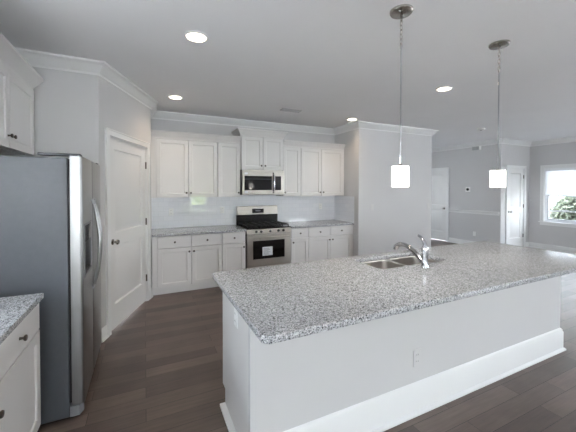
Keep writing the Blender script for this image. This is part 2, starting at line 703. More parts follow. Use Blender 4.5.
# crown moulding, one length per wall
CR = [(0, H - .115), (.008, H - .115), (.012, H - .098), (.03, H - .085), (.062, H - .04), (.078, H - .022), (.092, H - .018), (.095, H - .001), (0, H - .001)]
cpath = [(XL, YR), (XL, PCY), (PCX, PCY), (PDX, PDY), (PDX, YB), (XR, YB), (XR, YW), (XW2, YW), (XW2, YE), (XH, YE), (XH, YW), (XWR, YW), (XWR, YR), (XL, YR)]
for i, mb in enumerate(sweep(cpath, CR)):
    struct(mb.build('trim_%d' % (i + 1), M['trim']))
# baseboards with a shoe
BBP = [(0, 0), (.022, 0), (.022, .018), (.014, .024), (.014, .105), (.008, .118), (.008, .128), (0, .132)]


def baseboard(name, path):
    k = sweep(path, BBP)
    mb = MB()
    for q in k:
        mb.add(q.v, q.f)
    return struct(mb.build('baseboard_' + name, M['trim']))


baseboard('left', [(XL, YR), (XL, .2)])
baseboard('pantry', [diag(-.0, 0), diag(.098, 0)])
baseboard('diagonal', [diag(1.187, 0), diag(DL - .012, 0)])
baseboard('wing', [(XR + .0, YW + .12), (XR, YW), (XW2, YW), (XW2, YE), (XH, YE), (XH, HD1 + .08)])
baseboard('hall', [(XH, HD0 - .08), (XH, YW), (CD0 - .07, YW)])
baseboard('right', [(CD1 + .07, YW), (XWR, YW), (XWR, YR), (XL, YR)])
# chair rail on the hall wall, returned round the corner
RP = [(0, .862), (.010, .862), (.016, .885), (.016, .905), (.03, .918), (.036, .94), (.03, .952), (0, .956)]
rail = sweep([(XH, HD0 - .08), (XH, YW + .03)], RP)[0]
struct(rail.build('trim_20', M['trim']), 'white chair rail along the hall wall', 'chair rail')


def casing(name, width, z1, w=.062, parent=None, loc=(0, 0, 0), rz=0., t=.018):
    """door casing in local x (0..width), face to -y"""
    mb = MB()
    for x0, x1, z0, zz in ((-w, 0, 0, z1 + w), (width, width + w, 0, z1 + w), (0, width, z1, z1 + w)):
        mb.box(x0, x1, -t, -.001, z0, zz)
    mb.box(-w, -w + .015, -t - .006, -t, 0, z1 + w)
    mb.box(width + w - .015, width + w, -t - .006, -t, 0, z1 + w)
    mb.box(-w, width + w, -t - .006, -t, z1 + w - .015, z1 + w)
    # jambs and stops
    mb.box(0, .012, -.001, .118, 0, z1).box(width - .012, width, -.001, .118, 0, z1).box(.012, width - .012, -.001, .118, z1 - .012, z1)
    mb.box(.012, .024, .052, .07, 0, z1 - .012).box(width - .024, width - .012, .052, .07, 0, z1 - .012).box(.024, width - .024, .052, .07, z1 - .024, z1 - .012)
    o = mb.build(name, M['trim'], parent, loc=loc, rz=rz)
    return struct(o)


def hinge(parent, x, z):
    mb = MB().lathe([(.0065, -.045), (.0065, .045)], (x, -.002, z), n=8).box(x - .018, x + .003, .0005, .003, z - .045, z + .045)
    return mb.build('hinge', M['bronze'], parent)


def knob_set(parent, x, z, sgn=-1):
    h = MB().lathe([(.031, 0), (.031, .004), (.024, .008), (.011, .012), (.010, .03), (.018, .036), (.026, .044), (.028, .054), (.022, .064), (.001, .068)],
                   (x, .008, z), (0, -1, 0), 20).build('door_handle', M['nickel'], parent)
    return h


def slab_door(name, width, z1, loc, rz, hinge_right=True, back_shift=.008, panels=None, zb=.012):
    """structure door: slab with two panels, knob and hinges in local coords; width is the rough opening"""
    g = .0135
    x0, x1 = g + .002, width - g - .002
    ztop = z1 - .016
    st = .115
    if panels is None:
        panels = [(.27, .90), (1.04, ztop - .115)]
    mb = MB().paneldoor(x0, x1, zb, ztop, [(x0 + st, x1 - st, a, b) for a, b in panels], y=back_shift, t=.04)
    d = mb.build(name, M['door'], loc=loc, rz=rz)
    struct(d)
    hx = x1 if hinge_right else x0
    kx = x0 + .07 if hinge_right else x1 - .07
    for z in (.32, 1.08, 1.83):
        hinge(d, hx + (.004 if hinge_right else 0.012), z)
    knob_set(d, kx, .95)
    # latch plate on the jamb side
    MB().box(x0 - .001 if hinge_right else x1 - .001, x0 + .001 if hinge_right else x1 + .001, back_shift + .006, back_shift + .03, .92, .98).build('latch_plate', M['bronze'], d)
    return d


ang_d = math.atan2(dv.y, dv.x)
ox, oy = diag(D0)
slab_door('door_1', D1 - D0, DZ, (ox, oy, 0), ang_d)
casing('trim_21', D1 - D0, DZ - .004, .07, loc=(ox, oy, 0), rz=ang_d)
slab_door('door_2', CD1 - CD0, CDZ, (CD0, YW, 0), 0)
casing('trim_22', CD1 - CD0, CDZ - .004, .062, loc=(CD0, YW, 0))
slab_door('door_3', HD1 - HD0, HDZ, (XH, HD1, 0), -PI / 2, hinge_right=False)
casing('trim_23', HD1 - HD0, HDZ - .004, .07, loc=(XH, HD1, 0), rz=-PI / 2)


# ------------------------------------------------------------------ windows
def make_window(idx, width, z0, z1, loc, rz, full=True, bar=None):
    """local: x across, interior towards -y, wall from y=0 to .12"""
    w = struct(MB().box(0, .03, .03, .12, z0, z1).box(width - .03, width, .03, .12, z0, z1).box(.03, width - .03, .03, .12, z0, z0 + .03).box(.03, width - .03, .03, .12, z1 - .03, z1)
               .build('window_%d' % idx, M['vinyl'], loc=loc, rz=rz))
    c = .075
    # casing, stool and apron
    MB().box(-c, 0, -.02, -.001, z0, z1 + c).box(width, width + c, -.02, -.001, z0, z1 + c).box(0, width, -.02, -.001, z1, z1 + c)\
        .box(-c, -c + .016, -.028, -.02, z0, z1 + c).box(width + c - .016, width + c, -.028, -.02, z0, z1 + c).box(-c, width + c, -.028, -.02, z1 + c - .016, z1 + c)\
        .box(0, .012, -.001, .03, z0, z1).box(width - .012, width, -.001, .03, z0, z1).box(.012, width - .012, -.001, .03, z1 - .012, z1)\
        .build('casing', M['trim'], w)
    MB().box(-c - .02, width + c + .02, -.05, -.001, z0 - .022, z0).box(.001, width - .001, -.001, .03, z0 - .0, z0 + .004).build('window_sill', M['trim'], w)
    MB().box(-c, width + c, -.016, -.001, z0 - .09, z0 - .022).build('apron', M['trim'], w)
    zm = (z0 + z1) / 2
    for (a, b, y) in ((z0 + .03, zm + .02, .055), (zm - .02, z1 - .03, .085)):
        s_ = MB().box(.031, .078, y, y + .028, a, b).box(width - .078, width - .031, y, y + .028, a, b).box(.078, width - .078, y, y + .028, a, a + .045).box(.078, width - .078, y, y + .028, b - .04, b)
        if bar and a < zm - .1:
            s_.box(.078, width - .078, y + .002, y + .026, bar - .018, bar + .018)
        so = s_.build('sash', M['vinyl'], w)
        MB().box(.078, width - .078, y + .012, y + .016, a + .045, b - .04).build('pane', M['glass'], so)
    return w


make_window(1, WIN_RIGHT[0][1] - WIN_RIGHT[0][0], .70, 2.04, (XWR, WIN_RIGHT[0][1], 0), -PI / 2, bar=.975)
make_window(8, WIN_RIGHT[2][1] - WIN_RIGHT[2][0], .70, 2.04, (XWR, WIN_RIGHT[2][1], 0), -PI / 2)
make_window(2, WIN_RIGHT[1][1] - WIN_RIGHT[1][0], .70, 2.04, (XWR, WIN_RIGHT[1][1], 0), -PI / 2)
for i, (a0, a1, z0, z1) in enumerate(WIN_REAR):
    make_window(3 + i, a1 - a0, z0, z1, (a1, YR, 0), PI)  # all but the first are added daylight openings

for i, (a0, a1, z0, z1) in enumerate(WIN_LEFT_ADDED):
    make_window(9 + i, a1 - a0, z0, z1, (XL, a0, 0), PI / 2)  # added windows, out of view, for side light

a0, a1, z0, z1 = WIN_HALL_ADDED[0]
make_window(10, a1 - a0, z0, z1, (a0, YE, 0), 0)  # added window, out of view, lighting the hall

# ------------------------------------------------------------------ cabinets
def round_knob(parent, x, z, y=0.):
    return MB().lathe([(.008, 0), (.006, .006), (.006, .014), (.0135, .019), (.0155, .024), (.013, .029), (.001, .031)], (x, y - .0005, z), (0, -1, 0), 14).build('knob', M['bronze'], parent)


def fillers(mb, cols, width, y0, y1, z0, z1):
    a = cols[0][0] - .005
    b = cols[-1][1] + .005
    if a > .006:
        mb.box(0, a, y0, y1, z0, z1)
    if width - b > .006:
        mb.box(b, width, y0, y1, z0, z1)


def base_cabinet(label, width, loc, rz, cols, height=.845, depth=.605, group=None, name='base_cabinet', kick_h=.105, split=.672, drop=.06):
    """local: x 0..width, back at y=0 (wall), front towards -y. cols = list of (x0, x1, knob side)"""
    t = thing(name, label, 'cabinet', loc, rz, group)
    mb = MB().box(0, width, -depth + .045, -.002, kick_h, height).box(.0, width, -depth + .07, -.002, .0, kick_h)
    fillers(mb, cols, width, -depth - .016, -depth + .045, kick_h, height)
    mb.build('body', M['cab'], t)
    MB().box(0, width, -depth + .056, -depth + .069, 0.001, kick_h - .008).build('toe_kick', M['cab'], t)
    f = -depth - .021
    for x0, x1, side in cols:
        dz0, dz1 = kick_h + .007, split - .007
        d = MB().shaker(x0, x1, dz0, dz1, f, t=.06).build('door', M['cab'], t)
        kx = x1 - .03 if side == 'r' else x0 + .03
        round_knob(d, kx, dz1 - drop, f)
        w = MB().box(x0, x1, f, f + .06, split, height - .007).build('drawer', M['cab'], t, bevel=.003)
        round_knob(w, (x0 + x1) / 2, (split + height - .007) / 2, f)
    return t


def upper_cabinet(label, width, loc, rz, cols, z0, z1, depth=.31, crown=(0, 1), name='wall_cabinet', stile=.0, crown_h=.10, crown_o=.065, knob_z=.07):
    t = thing(name, label, 'cabinet', (loc[0], loc[1], z0), rz)
    h = z1 - z0
    mb = MB().box(0, width, -depth + .045, -.002, 0, h).box(0, width, -depth - .016, -depth + .045, h - .014, h)
    fillers(mb, cols, width, -depth - .016, -depth + .045, 0, h - .0145)
    mb.build('body', M['cab'], t)
    f = -depth - .021
    for x0, x1, side in cols:
        d = MB().shaker(x0, x1, .004, h - .02, f, t=.06).build('door', M['cab'], t)
        kx = x1 - .03 if side == 'r' else x0 + .03
        round_knob(d, kx, knob_z, f)
    # crown: front run with optional returns
    ch, co = crown_h, crown_o
    pr = [(0, h - .012), (.012, h - .012), (.014, h + .012), (.022, h + .022), (co * .7, h + ch * .62), (co * .9, h + ch * .78), (co, h + ch * .82), (co, h + ch), (0, h + ch)]
    path = [(0, -depth), (width, -depth)]
    if crown[0]:
        path = [(0, -.003)] + path
    if crown[1]:
        path = path + [(width, -.003)]
    mb = MB()
    for q in sweep(path, pr):
        mb.add(q.v, q.f)
    mb.box(.001, width - .001, -depth + .001, -.003, h + .002, h + .02)
    mb.build('crown', M['cab'], t)
    return t


Gp = .003
CZ0, CZ1 = .849, .884
bl = base_cabinet('white base cabinet with two doors beside the pantry corner, left end of range wall', .985, (.087, YB - .002, 0), 0, [(.072, .528, 'r'), (.534, .982, 'l')])
bl2 = base_cabinet('narrow white base cabinet directly left of the range', .376, (1.074, YB - .002, 0), 0, [(.003, .366, 'r')])
br1 = base_cabinet('narrow white base cabinet directly right of the range', .342, (2.243, YB - .002, 0), 0, [(.008, .339, 'l')])
br2 = base_cabinet('white base cabinet with two doors at the right end of range wall', .958, (2.587, YB - .002, 0), 0, [(.003, .452, 'r'), (.457, .912, 'l')])
UZ0, UZ1 = 1.385, 2.285
ul = upper_cabinet('white two-door wall cabinet above the left run of granite counter', .985, (.087, YB - .002, 0), 0, [(.073, .528, 'r'), (.534, .98, 'l')], UZ0, UZ1, crown=(0, 0))
ul2 = upper_cabinet('single-door white wall cabinet left of the microwave', .376, (1.074, YB - .002, 0), 0, [(.003, .366, 'r')], UZ0, UZ1, crown=(0, 0))
um = upper_cabinet('raised white two-door cabinet above the microwave', .77, (1.453, YB - .002, 0), 0, [(.006, .380, 'r'), (.390, .764, 'l')], 1.842, 2.415, depth=.34, crown=(1, 1), crown_h=.105, crown_o=.07)
ur = upper_cabinet('single-door white wall cabinet right of the microwave', .362, (2.226, YB - .002, 0), 0, [(.008, .357, 'l')], UZ0, UZ1, crown=(0, 0))
ur2 = upper_cabinet('white two-door wall cabinet in the right corner of the range wall', .954, (2.591, YB - .002, 0), 0, [(.003, .432, 'r'), (.440, .925, 'l')], UZ0, UZ1, crown=(0, 0))
uf = upper_cabinet('white wall cabinet above the refrigerator with two knobs', 1.17, (XL + .002, 2.27, 0), PI / 2, [(.01, .600, 'r'), (.608, 1.145, 'l')], 1.815, 2.40, depth=.31, crown=(0, 0), crown_h=.105, crown_o=.092, knob_z=.088)
lc = base_cabinet('white base cabinet in the left corner in front of the refrigerator', .98, (XL + .002, 1.21, 0), PI / 2, [(.01, .343, 'l'), (.350, .972, 'l')], height=.88, depth=.645, kick_h=.15, split=.715, drop=.10)

# countertops
def slab(name, label, x0, x1, y0, y1, z0, z1, m, bevel=.004):
    o = MB().box(x0, x1, y0, y1, z0, z1).build(name, m, bevel=bevel)
    return tag(o, label, 'countertop')


slab('countertop', 'speckled granite countertop left of the range', PDX + .002, 1.449, YB - .652, YB - .002, CZ0 - .002, CZ1, M['granite'])
slab('countertop', 'speckled granite countertop right of the range', 2.243, XR - .002, YB - .652, YB - .002, CZ0 - .002, CZ1, M['granite'])
slab('countertop', 'speckled granite countertop on the corner cabinet beside the refrigerator', XL + .002, -.535, 1.2, 2.2, .882, .914, M['granite'])

# backsplash
mb = MB().box(PDX + .011, XR - .011, YB - .010, YB - .0015, CZ1 + .001, UZ0 - .001)
mb.box(1.455, 2.22, YB - .010, YB - .0015, UZ0 - .001, 1.41)
tag(mb.build('backsplash', M['tile'], smooth=False), 'glossy white subway tile backsplash behind the range', 'backsplash')
tag(MB().box(XR - .010, XR - .0015, YB - .652, YB - .011, CZ1 + .001, 1.375).build('backsplash', M['tile'], smooth=False),
    'white tile side splash on the short right wall above the counter end', 'backsplash')

# ------------------------------------------------------------------ range
RX0, RX1, RYF = 1.456, 2.236, 4.60
rg = thing('gas_range', 'stainless gas range with black grates between the base cabinets', 'range', ((RX0 + RX1) / 2, YB - .35, 0))
rw = (RX1 - RX0) / 2 - .002
yo = YB - .35                       # local y origin
fy = RYF - yo                       # front face in local
by = YB - .014 - yo
MB().box(-rw, rw, fy + .045, by - .06, .07, .868).box(-rw + .03, rw - .03, fy + .09, by - .06, 0, .07).build('body', M['black'], rg)
MB().box(-rw, rw, fy + .01, by - .062, .869, .884).build('cooktop', M['black'], rg, bevel=.004)
# control panel, sloped
MB().prism_x([(fy - .012, .790), (fy + .044, .790), (fy + .044, .868), (fy + .012, .868)], -rw, rw).build('control_panel', M['steel'], rg, bevel=.003)
for kx in (1.615, 1.70, 1.857, 1.999, 2.09):
    MB().lathe([(.021, 0), (.021, .008), (.017, .012), (.016, .030), (.013, .034), (.001, .035)], (kx - 1.846, fy + .001, .826), (0, -1, .3), 16).build('control_knob', M['black'], rg)
# oven door
od = MB().box(-rw + .004, rw - .004, fy, fy + .043, .27, .780).build('oven_door', M['steel'], rg, bevel=.004)
wx0, wx1, wz0, wz1 = 1.560 - 1.846, 2.115 - 1.846, .385, .680
MB().box(wx0, wx1, fy - .004, fy - .0005, wz0, wz1).build('oven_window', M['bglass'], od, bevel=.0015)
st_ = MB().box(1.72 - 1.846, 1.895 - 1.846, fy - .0065, fy - .0045, .435, .575).build('paper_label', M['paper'], od)
st_['label'] = 'white printed paper stuck on the oven window'
mb = MB()
for i in range(6):
    mb.box(1.735 - 1.846, 1.735 - 1.846 + random.uniform(.08, .14), fy - .0072, fy - .0066, .45 + i * .019, .456 + i * .019)
mb.build('print', M['ink'], st_)
MB().tube([(-rw + .05, fy - .05, .735), (rw - .05, fy - .05, .735)], .014, 12)\
    .tube([(-rw + .075, fy - .001, .735), (-rw + .075, fy - .05, .735)], .010, 8).tube([(rw - .075, fy - .001, .735), (rw - .075, fy - .05, .735)], .010, 8).build('oven_handle', M['steel'], od)
MB().box(-rw + .004, rw - .004, fy + .002, fy + .043, .085, .262).build('storage_drawer', M['steel'], rg, bevel=.004)
# backguard
bg = MB().box(-rw, rw, by - .058, by, .87, 1.055).build('backguard', M['black'], rg, bevel=.003)
MB().prism_x([(by - .075, 1.056), (by, 1.056), (by, 1.212), (by - .055, 1.212)], -rw + .004, rw - .004).build('backguard_panel', M['steel'], bg, bevel=.006)
ds = MB().add([(1.735 - 1.846, by - .0735, 1.085), (1.955 - 1.846, by - .0735, 1.085), (1.955 - 1.846, by - .0640, 1.160), (1.735 - 1.846, by - .0640, 1.160),
               (1.735 - 1.846, by - .068, 1.085), (1.955 - 1.846, by - .068, 1.085), (1.955 - 1.846, by - .058, 1.160), (1.735 - 1.846, by - .058, 1.160)],
              [(0, 1, 2, 3), (7, 6, 5, 4), (0, 4, 5, 1), (1, 5, 6, 2), (2, 6, 7, 3), (3, 7, 4, 0)]).build('display', M['display'], bg)
MB().box(1.80 - 1.846, 1.89 - 1.846, by - .0735, by - .071, 1.116, 1.136).build('clock_screen', M['gplastic'], ds)
# burners and grates
for bx, by_ in ((-.22, -.14), (-.22, .13), (.22, -.14), (.22, .13), (0, -.005)):
    MB().lathe([(.055, 0), (.055, .006), (.04, .010), (.04, .020), (.034, .024), (.001, .025)], (bx, by_ - .02, .8845), n=20).build('burner', M['iron'], rg)
for gx0, gx1 in ((-rw + .02, -.130), (-.122, .122), (.130, rw - .02)):
    mb = MB()
    y0, y1 = fy + .05, by - .085
    z0, z1 = .912, .926
    b = .012
    mb.box(gx0, gx1, y0, y0 + b, z0, z1).box(gx0, gx1, y1 - b, y1, z0, z1).box(gx0, gx0 + b, y0, y1, z0, z1).box(gx1 - b, gx1, y0, y1, z0, z1)
    mid = (y0 + y1) / 2
    mb.box(gx0, gx1, mid - b / 2, mid + b / 2, z0, z1)
    cx = (gx0 + gx1) / 2
    mb.box(cx - b / 2, cx + b / 2, y0, y1, z0, z1)
    for q in (.28, .72):
        yy = y0 + (y1 - y0) * q
        mb.box(gx0, gx0 + (gx1 - gx0) * .36, yy - b / 2, yy + b / 2, z0, z1 + .004).box(gx1 - (gx1 - gx0) * .36, gx1, yy - b / 2, yy + b / 2, z0, z1 + .004)
    for px in (gx0, gx1 - b):
        for py in (y0, y1 - b, mid - b / 2):
            mb.box(px, px + b, py, py + b, .884, z0)
    mb.build('grate', M['iron'], rg, bevel=.002)

# ------------------------------------------------------------------ microwave
mw = thing('microwave', 'stainless over-the-range microwave with dark window', 'microwave', (1.838, YB - .2, 1.420))
yo = YB - .2
fy = 4.845 - yo
mwd = .378
MB().box(-mwd, mwd, fy + .03, .185, 0, .416).build('body', M['black'], mw)
MB().box(-mwd, mwd, fy + .004, fy + .029, .378, .416).box(-mwd, mwd, fy + .006, fy + .029, 0, .022).build('front_trim', M['steel'], mw, bevel=.003)
md = MB().box(-mwd, .165, fy, fy + .029, .024, .376).build('door', M['steel'], mw, bevel=.004)
MB().box(1.495 - 1.838, 1.985 - 1.838, fy - .003, fy - .0003, .075, .315).build('door_window', M['bglass'], md, bevel=.001)
MB().box(1.505 - 1.838, 1.975 - 1.838, fy - .0036, fy - .0031, .255, .268).build('window_stripe', M['dplastic'], md)
MB().tube([(.178, fy - .002, .345), (.178, fy - .035, .335), (.178, fy - .042, .30), (.178, fy - .042, .10), (.178, fy - .035, .065), (.178, fy - .002, .055)], .011, 10).build('handle', M['chrome'], mw)
cp = MB().box(.190, mwd, fy, fy + .029, .024, .376).build('control_panel', M['steel'], mw, bevel=.003)
MB().box(.208, .322, fy - .003, fy - .0003, .075, .318).build('keypad', M['display'], cp, bevel=.001)
for lx, lz in ((1.478, .345), (1.478, .036)):
    s_ = MB().box(lx - 1.838 + .02, lx - 1.838 + .075, fy - .0026, fy - .0004, lz - .006, lz + .026).build('sticker', M['paper'], md)
s_['label'] = 'white sticker'
MB().box(-mwd + .05, mwd - .05, fy + .06, .15, -.006, -.0005).build('underside_filter', M['gplastic'], mw)

# ------------------------------------------------------------------ refrigerator
FX, FY0, FY1, FZ = -.370, 2.384, 3.285, 1.732
fr = thing('refrigerator', 'stainless side-by-side refrigerator with grey side panel in left alcove', 'refrigerator', (-.80, (FY0 + FY1) / 2, 0))
fox, foy = -.80, (FY0 + FY1) / 2


def L(x, y):
    return (x - fox, y - foy)


bx0, bx1 = -1.19 - fox, -.452 - fox
hy = (FY1 - FY0) / 2
MB().box(bx0, bx1, -hy + .004, hy - .004, .02, FZ - .012).build('body', M['fside'], fr, bevel=.006)
MB().box(bx1 + .001, bx1 + .012, -hy + .012, hy - .012, .11, FZ - .02).build('gasket', M['dark'], fr)


def door_profile(y0, y1, x0, x1, r=.018, n=6, ra=True, rb=True):
    pts = [(x0, y0)]
    if ra:
        for k in range(n + 1):
            a = -PI / 2 + PI / 2 * k / n
            pts.append((x1 - r + r * math.cos(a), y0 + r + r * math.sin(a)))
    else:
        pts.append((x1, y0))
    if rb:
        for k in range(n + 1):
            a = PI / 2 * k / n
            pts.append((x1 - r + r * math.cos(a), y1 - r + r * math.sin(a)))
    else:
        pts.append((x1, y1))
    pts.append((x0, y1))
    return pts


dx0, dx1 = bx1 + .013, FX - fox
seam = 2.80 - foy
zb, zt = .095, FZ
# dispenser opening on the freezer door
py0, py1, pz0, pz1 = 2.44 - foy, 2.71 - foy, .93, 1.27
mb = MB()
mb.prism(door_profile(-hy, seam - .003, dx0, dx1), zb, pz0)
mb.prism(door_profile(-hy, seam - .003, dx0, dx1), pz1, zt)
mb.prism(door_profile(-hy, py0, dx0, dx1, rb=False), pz0, pz1)
mb.prism(door_profile(py1, seam - .003, dx0, dx1, ra=False), pz0, pz1)
mb.box(dx0, dx0 + .012, py0, py1, pz0, pz1)
fd = mb.build('freezer_door', M['steel_v'], fr)
dp = MB().box(dx1 - .004, dx1 + .004, py0 - .012, py1 + .012, pz1 - .002, pz1 + .012).box(dx1 - .004, dx1 + .004, py0 - .012, py1 + .012, pz0 - .012, pz0 + .002)\
    .box(dx1 - .004, dx1 + .004, py0 - .012, py0 + .002, pz0, pz1).box(dx1 - .004, dx1 + .004, py1 - .002, py1 + .012, pz0, pz1)\
    .build('dispenser', M['gplastic'], fd)
MB().box(dx0 + .0125, dx0 + .016, py0 + .003, py1 - .003, pz0 + .003, pz1 - .003).box(dx0 + .016, dx1 - .005, py0 + .003, py1 - .003, pz0 + .003, pz0 + .02).build('dispenser_recess', M['dplastic'], fd)
MB().box(dx1 - .03, dx1 + .003, py0 + .003, py1 - .003, pz1 - .115, pz1 - .003).build('dispenser_control', M['display'], fd, bevel=.003)
MB().box(dx0 + .017, dx0 + .03, (py0 + py1) / 2 - .03, (py0 + py1) / 2 + .03, pz0 + .05, pz1 - .125).build('dispenser_paddle', M['gplastic'], fd, bevel=.003)
fd2 = MB().prism(door_profile(seam + .003, hy, dx0, dx1), zb, zt).build('fridge_door', M['steel_v'], fr)


def fhandle(parent, y):
    pts = []
    for k in range(17):
        q = k / 16
        z = .765 + q * .665
        pts.append((dx1 + .008 + .042 * math.sin(PI * q) ** .8, y, z))
    mb = MB().tube(pts, [.008 + .0035 * math.sin(PI * k / 16) for k in range(17)], 10)
    mb.box(dx1 + .0005, dx1 + .016, y - .009, y + .009, .755, .78).box(dx1 + .0005, dx1 + .016, y - .009, y + .009, 1.415, 1.44)
    return mb.build('handle', M['steel_v'], parent)


fhandle(fd, seam - .045)
fhandle(fd2, seam + .045)
for y in (-hy + .05, hy - .05):
    MB().box(bx0 + .58, dx1 - .012, y - .035, y + .035, FZ + .001, FZ + .018).build('hinge_cover', M['dplastic'], fr, bevel=.005)
MB().box(bx1 + .001, dx1 - .045, -hy + .075, hy - .075, .018, .088).build('base_grille', M['dplastic'], fr, bevel=.003)
for q in (-1, 1):
    pr_ = [(bx1 + .001, q * (hy - .004)), (dx1 - .03, q * (hy - .004)), (dx1 - .008, q * (hy - .05)), (dx1 - .03, q * (hy - .07)), (bx1 + .001, q * (hy - .07))]
    MB().prism(pr_, .018, .088).build('hinge_bracket', M['gplastic'], fr, bevel=.003)
for x in (bx0 + .08, bx1 - .03):
    for y in (-hy + .08, hy - .08):
        MB().lathe([(.02, 0), (.02, .022)], (x, y, 0), n=10).build('foot', M['black'], fr)
sticker = MB().box(-.83 - fox, -.79 - fox, -hy + .0015, -hy + .0038, 1.555, 1.563).build('sticker', M['paper'], fr)

# ------------------------------------------------------------------ island
IX0, IX1, IY0, IY1 = .434, 3.60, 1.148, 2.212
PX0, PX1, PY, PYB = .484, 3.548, 1.473, 2.145
isl = thing('kitchen_island', 'long white panelled kitchen island with tall baseboard', 'island', ((PX0 + PX1) / 2, (PY + PYB) / 2, 0))
ix, iy = (PX0 + PX1) / 2, (PY + PYB) / 2


def B(mb, x0, x1, y0, y1, z0, z1):
    return mb.box(x0 - ix, x1 - ix, y0 - iy, y1 - iy, z0, z1)


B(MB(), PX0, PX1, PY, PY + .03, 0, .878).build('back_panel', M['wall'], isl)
mb = MB()
B(mb, PX0 + .020, PX0 + .036, PY + .142, PYB - .05, 0, .878)
B(mb, PX0 + .020, PX0 + .036, PYB - .05, PYB + .02, .115, .878)
mb.build('end_panel', M['cab'], isl)
po = B(MB(), PX0, PX0 + .06, PY + .031, PY + .141, 0, .878).build('pilaster', M['cab'], isl)
B(MB(), PX1 - .03, PX1, PY + .031, PYB + .02, 0, .878).build('end_panel', M['cab'], isl)
B(MB(), PX0 + .037, PX1 - .031, PYB - .07, PYB - .052, 0, .11).build('toe_kick', M['cab'], isl)
mb = MB()
B(mb, PX0 + .037, PX1 - .031, PYB - .02, PYB - .002, .112, .878)
mb.build('cabinet_frame', M['cab'], isl)
nd = 6
wdoor = (PX1 - PX0 - .08) / nd
for i in range(nd):
    mb = MB().shaker(-(PX1 - ix) + .035 + i * wdoor + .003, -(PX1 - ix) + .035 + (i + 1) * wdoor - .003, .125, .865, -(PYB - iy) - .022)
    mb.v = [(-x, -y, z) for x, y, z in mb.v]
    d = mb.build('door', M['cab'], isl)
# tall baseboard with moulded cap on the seating side and the right end
IBP = [(0, 0.001), (.036, 0.001), (.036, .012), (.026, .022), (.020, .024), (.020, .172), (.014, .182), (.014, .192), (.006, .204), (0, .208)]
k = sweep([(PX1 - ix, PYB - iy), (PX1 - ix, PY - iy), (PX0 - ix + .002, PY - iy)], [(-o, z) for o, z in IBP])
mb = MB()
for q in k:
    mb.add(q.v, q.f)
mb.build('baseboard', M['trim'], isl)
# shoe strip at the left end
mb = MB()
B(mb, PX0 - .018, PX0 + .019, PY - .034, PYB - .05, .001, .020)
mb.build('shoe_strip', M['trim'], isl)

SX0, SX1, SY0, SY1 = 1.605, 2.345, 1.752, 2.10
IT0, IT1 = .880, .914
islc = slab_with_holes('island_countertop', rrect(IX0, IX1, IY0, IY1, .035), [rrect(SX0, SX1, SY0, SY1, .05)], IT0, IT1, M['granite'])
tag(islc, 'long speckled light grey granite slab covering the island', 'countertop')

# sink
sk = thing('kitchen_sink', 'double-bowl stainless sink set in the island countertop', 'sink', ((SX0 + SX1) / 2, (SY0 + SY1) / 2, .68))
sx, sy = (SX0 + SX1) / 2, (SY0 + SY1) / 2
half = (SX1 - SX0) / 2
bw = half - .022
hd = (SY1 - SY0) / 2
rim = slab_with_holes('rim', rrect(-half - .02, half + .02, -hd - .02, hd + .02, .06), [rrect(-half + .004, -.014, -hd + .004, hd - .004, .05), rrect(.014, half - .004, -hd + .004, hd - .004, .05)], .196, .1985, M['sink'], sk, bev=.0005)
for x0, x1 in ((-half + .004, -.014), (.014, half - .004)):
    levels = [(0, .198), (.0, .19), (.004, .08), (.010, .045), (.022, .022), (.045, .010), (.08, .006)]
    vs_, fs = [], []
    y0, y1 = -hd + .004, hd - .004
    rings = []
    for ins, z in levels:
        rp = rrect(x0 + ins, x1 - ins, y0 + ins, y1 - ins, .05)
        rings.append(len(rp))
        vs_ += [(x, y, z) for x, y in rp]
    n_ = rings[0]
    for i in range(len(levels) - 1):
        for j in range(n_):
            fs.append((i * n_ + j, i * n_ + (j + 1) % n_, (i + 1) * n_ + (j + 1) % n_, (i + 1) * n_ + j))
    fs.append(tuple(range((len(levels) - 1) * n_, len(levels) * n_)))
    bo = MB().add(vs_, fs).build('bowl', M['sink'], sk)
    sm = bo.modifiers.new('thickness', 'SOLIDIFY')
    sm.thickness = .0015
    MB().lathe([(.045, .0065), (.045, .009), (.036, .009), (.030, .0075), (.001, .0072)], ((x0 + x1) / 2, 0, 0), n=20).build('drain', M['chrome'], bo)

# faucet
fc = thing('faucet', 'chrome single-lever kitchen faucet beside the island sink', 'faucet', (1.953, 1.655, IT1))
MB().lathe([(.030, .0005), (.030, .006), (.026, .012), (.025, .016), (.024, .06), (.026, .11), (.027, .135), (.025, .155), (.016, .172), (.001, .178)], n=24).build('body', M['chrome'], fc)
sp_pts, sp_r = [], []
ctrl = [(.0, .008, .030), (.0, .045, .062), (.0, .09, .095), (.0, .145, .124), (.0, .20, .139), (.0, .25, .136), (.0, .285, .120), (.0, .305, .096)]
for i in range(len(ctrl) - 1):
    for k in range(4):
        q = k / 4
        p0 = Vector(ctrl[max(i - 1, 0)])
        p1, p2 = Vector(ctrl[i]), Vector(ctrl[i + 1])
        p3 = Vector(ctrl[min(i + 2, len(ctrl) - 1)])
        sp_pts.append(.5 * ((2 * p1) + (-p0 + p2) * q + (2 * p0 - 5 * p1 + 4 * p2 - p3) * q * q + (-p0 + 3 * p1 - 3 * p2 + p3) * q ** 3))
sp_pts.append(Vector(ctrl[-1]))
L_ = len(sp_pts)
sp_r = [.0185 + .003 * max(0, (i / L_ - .55)) / .45 for i in range(L_)]
sp = MB().tube(sp_pts, sp_r, 14).build('spout', M['chrome'], fc)
MB().lathe([(.017, -.002), (.015, .006), (.001, .0065)], (0, .3055, .0945), (0, .45, -.9), 14).build('spray_head', M['dplastic'], sp)
MB().tube([(0, -.002, .165), (0, .006, .192), (0, .022, .215), (0, .043, .232), (0, .060, .240)], [.017, .0145, .012, .0105, .0105], 12).build('lever', M['chrome'], fc)

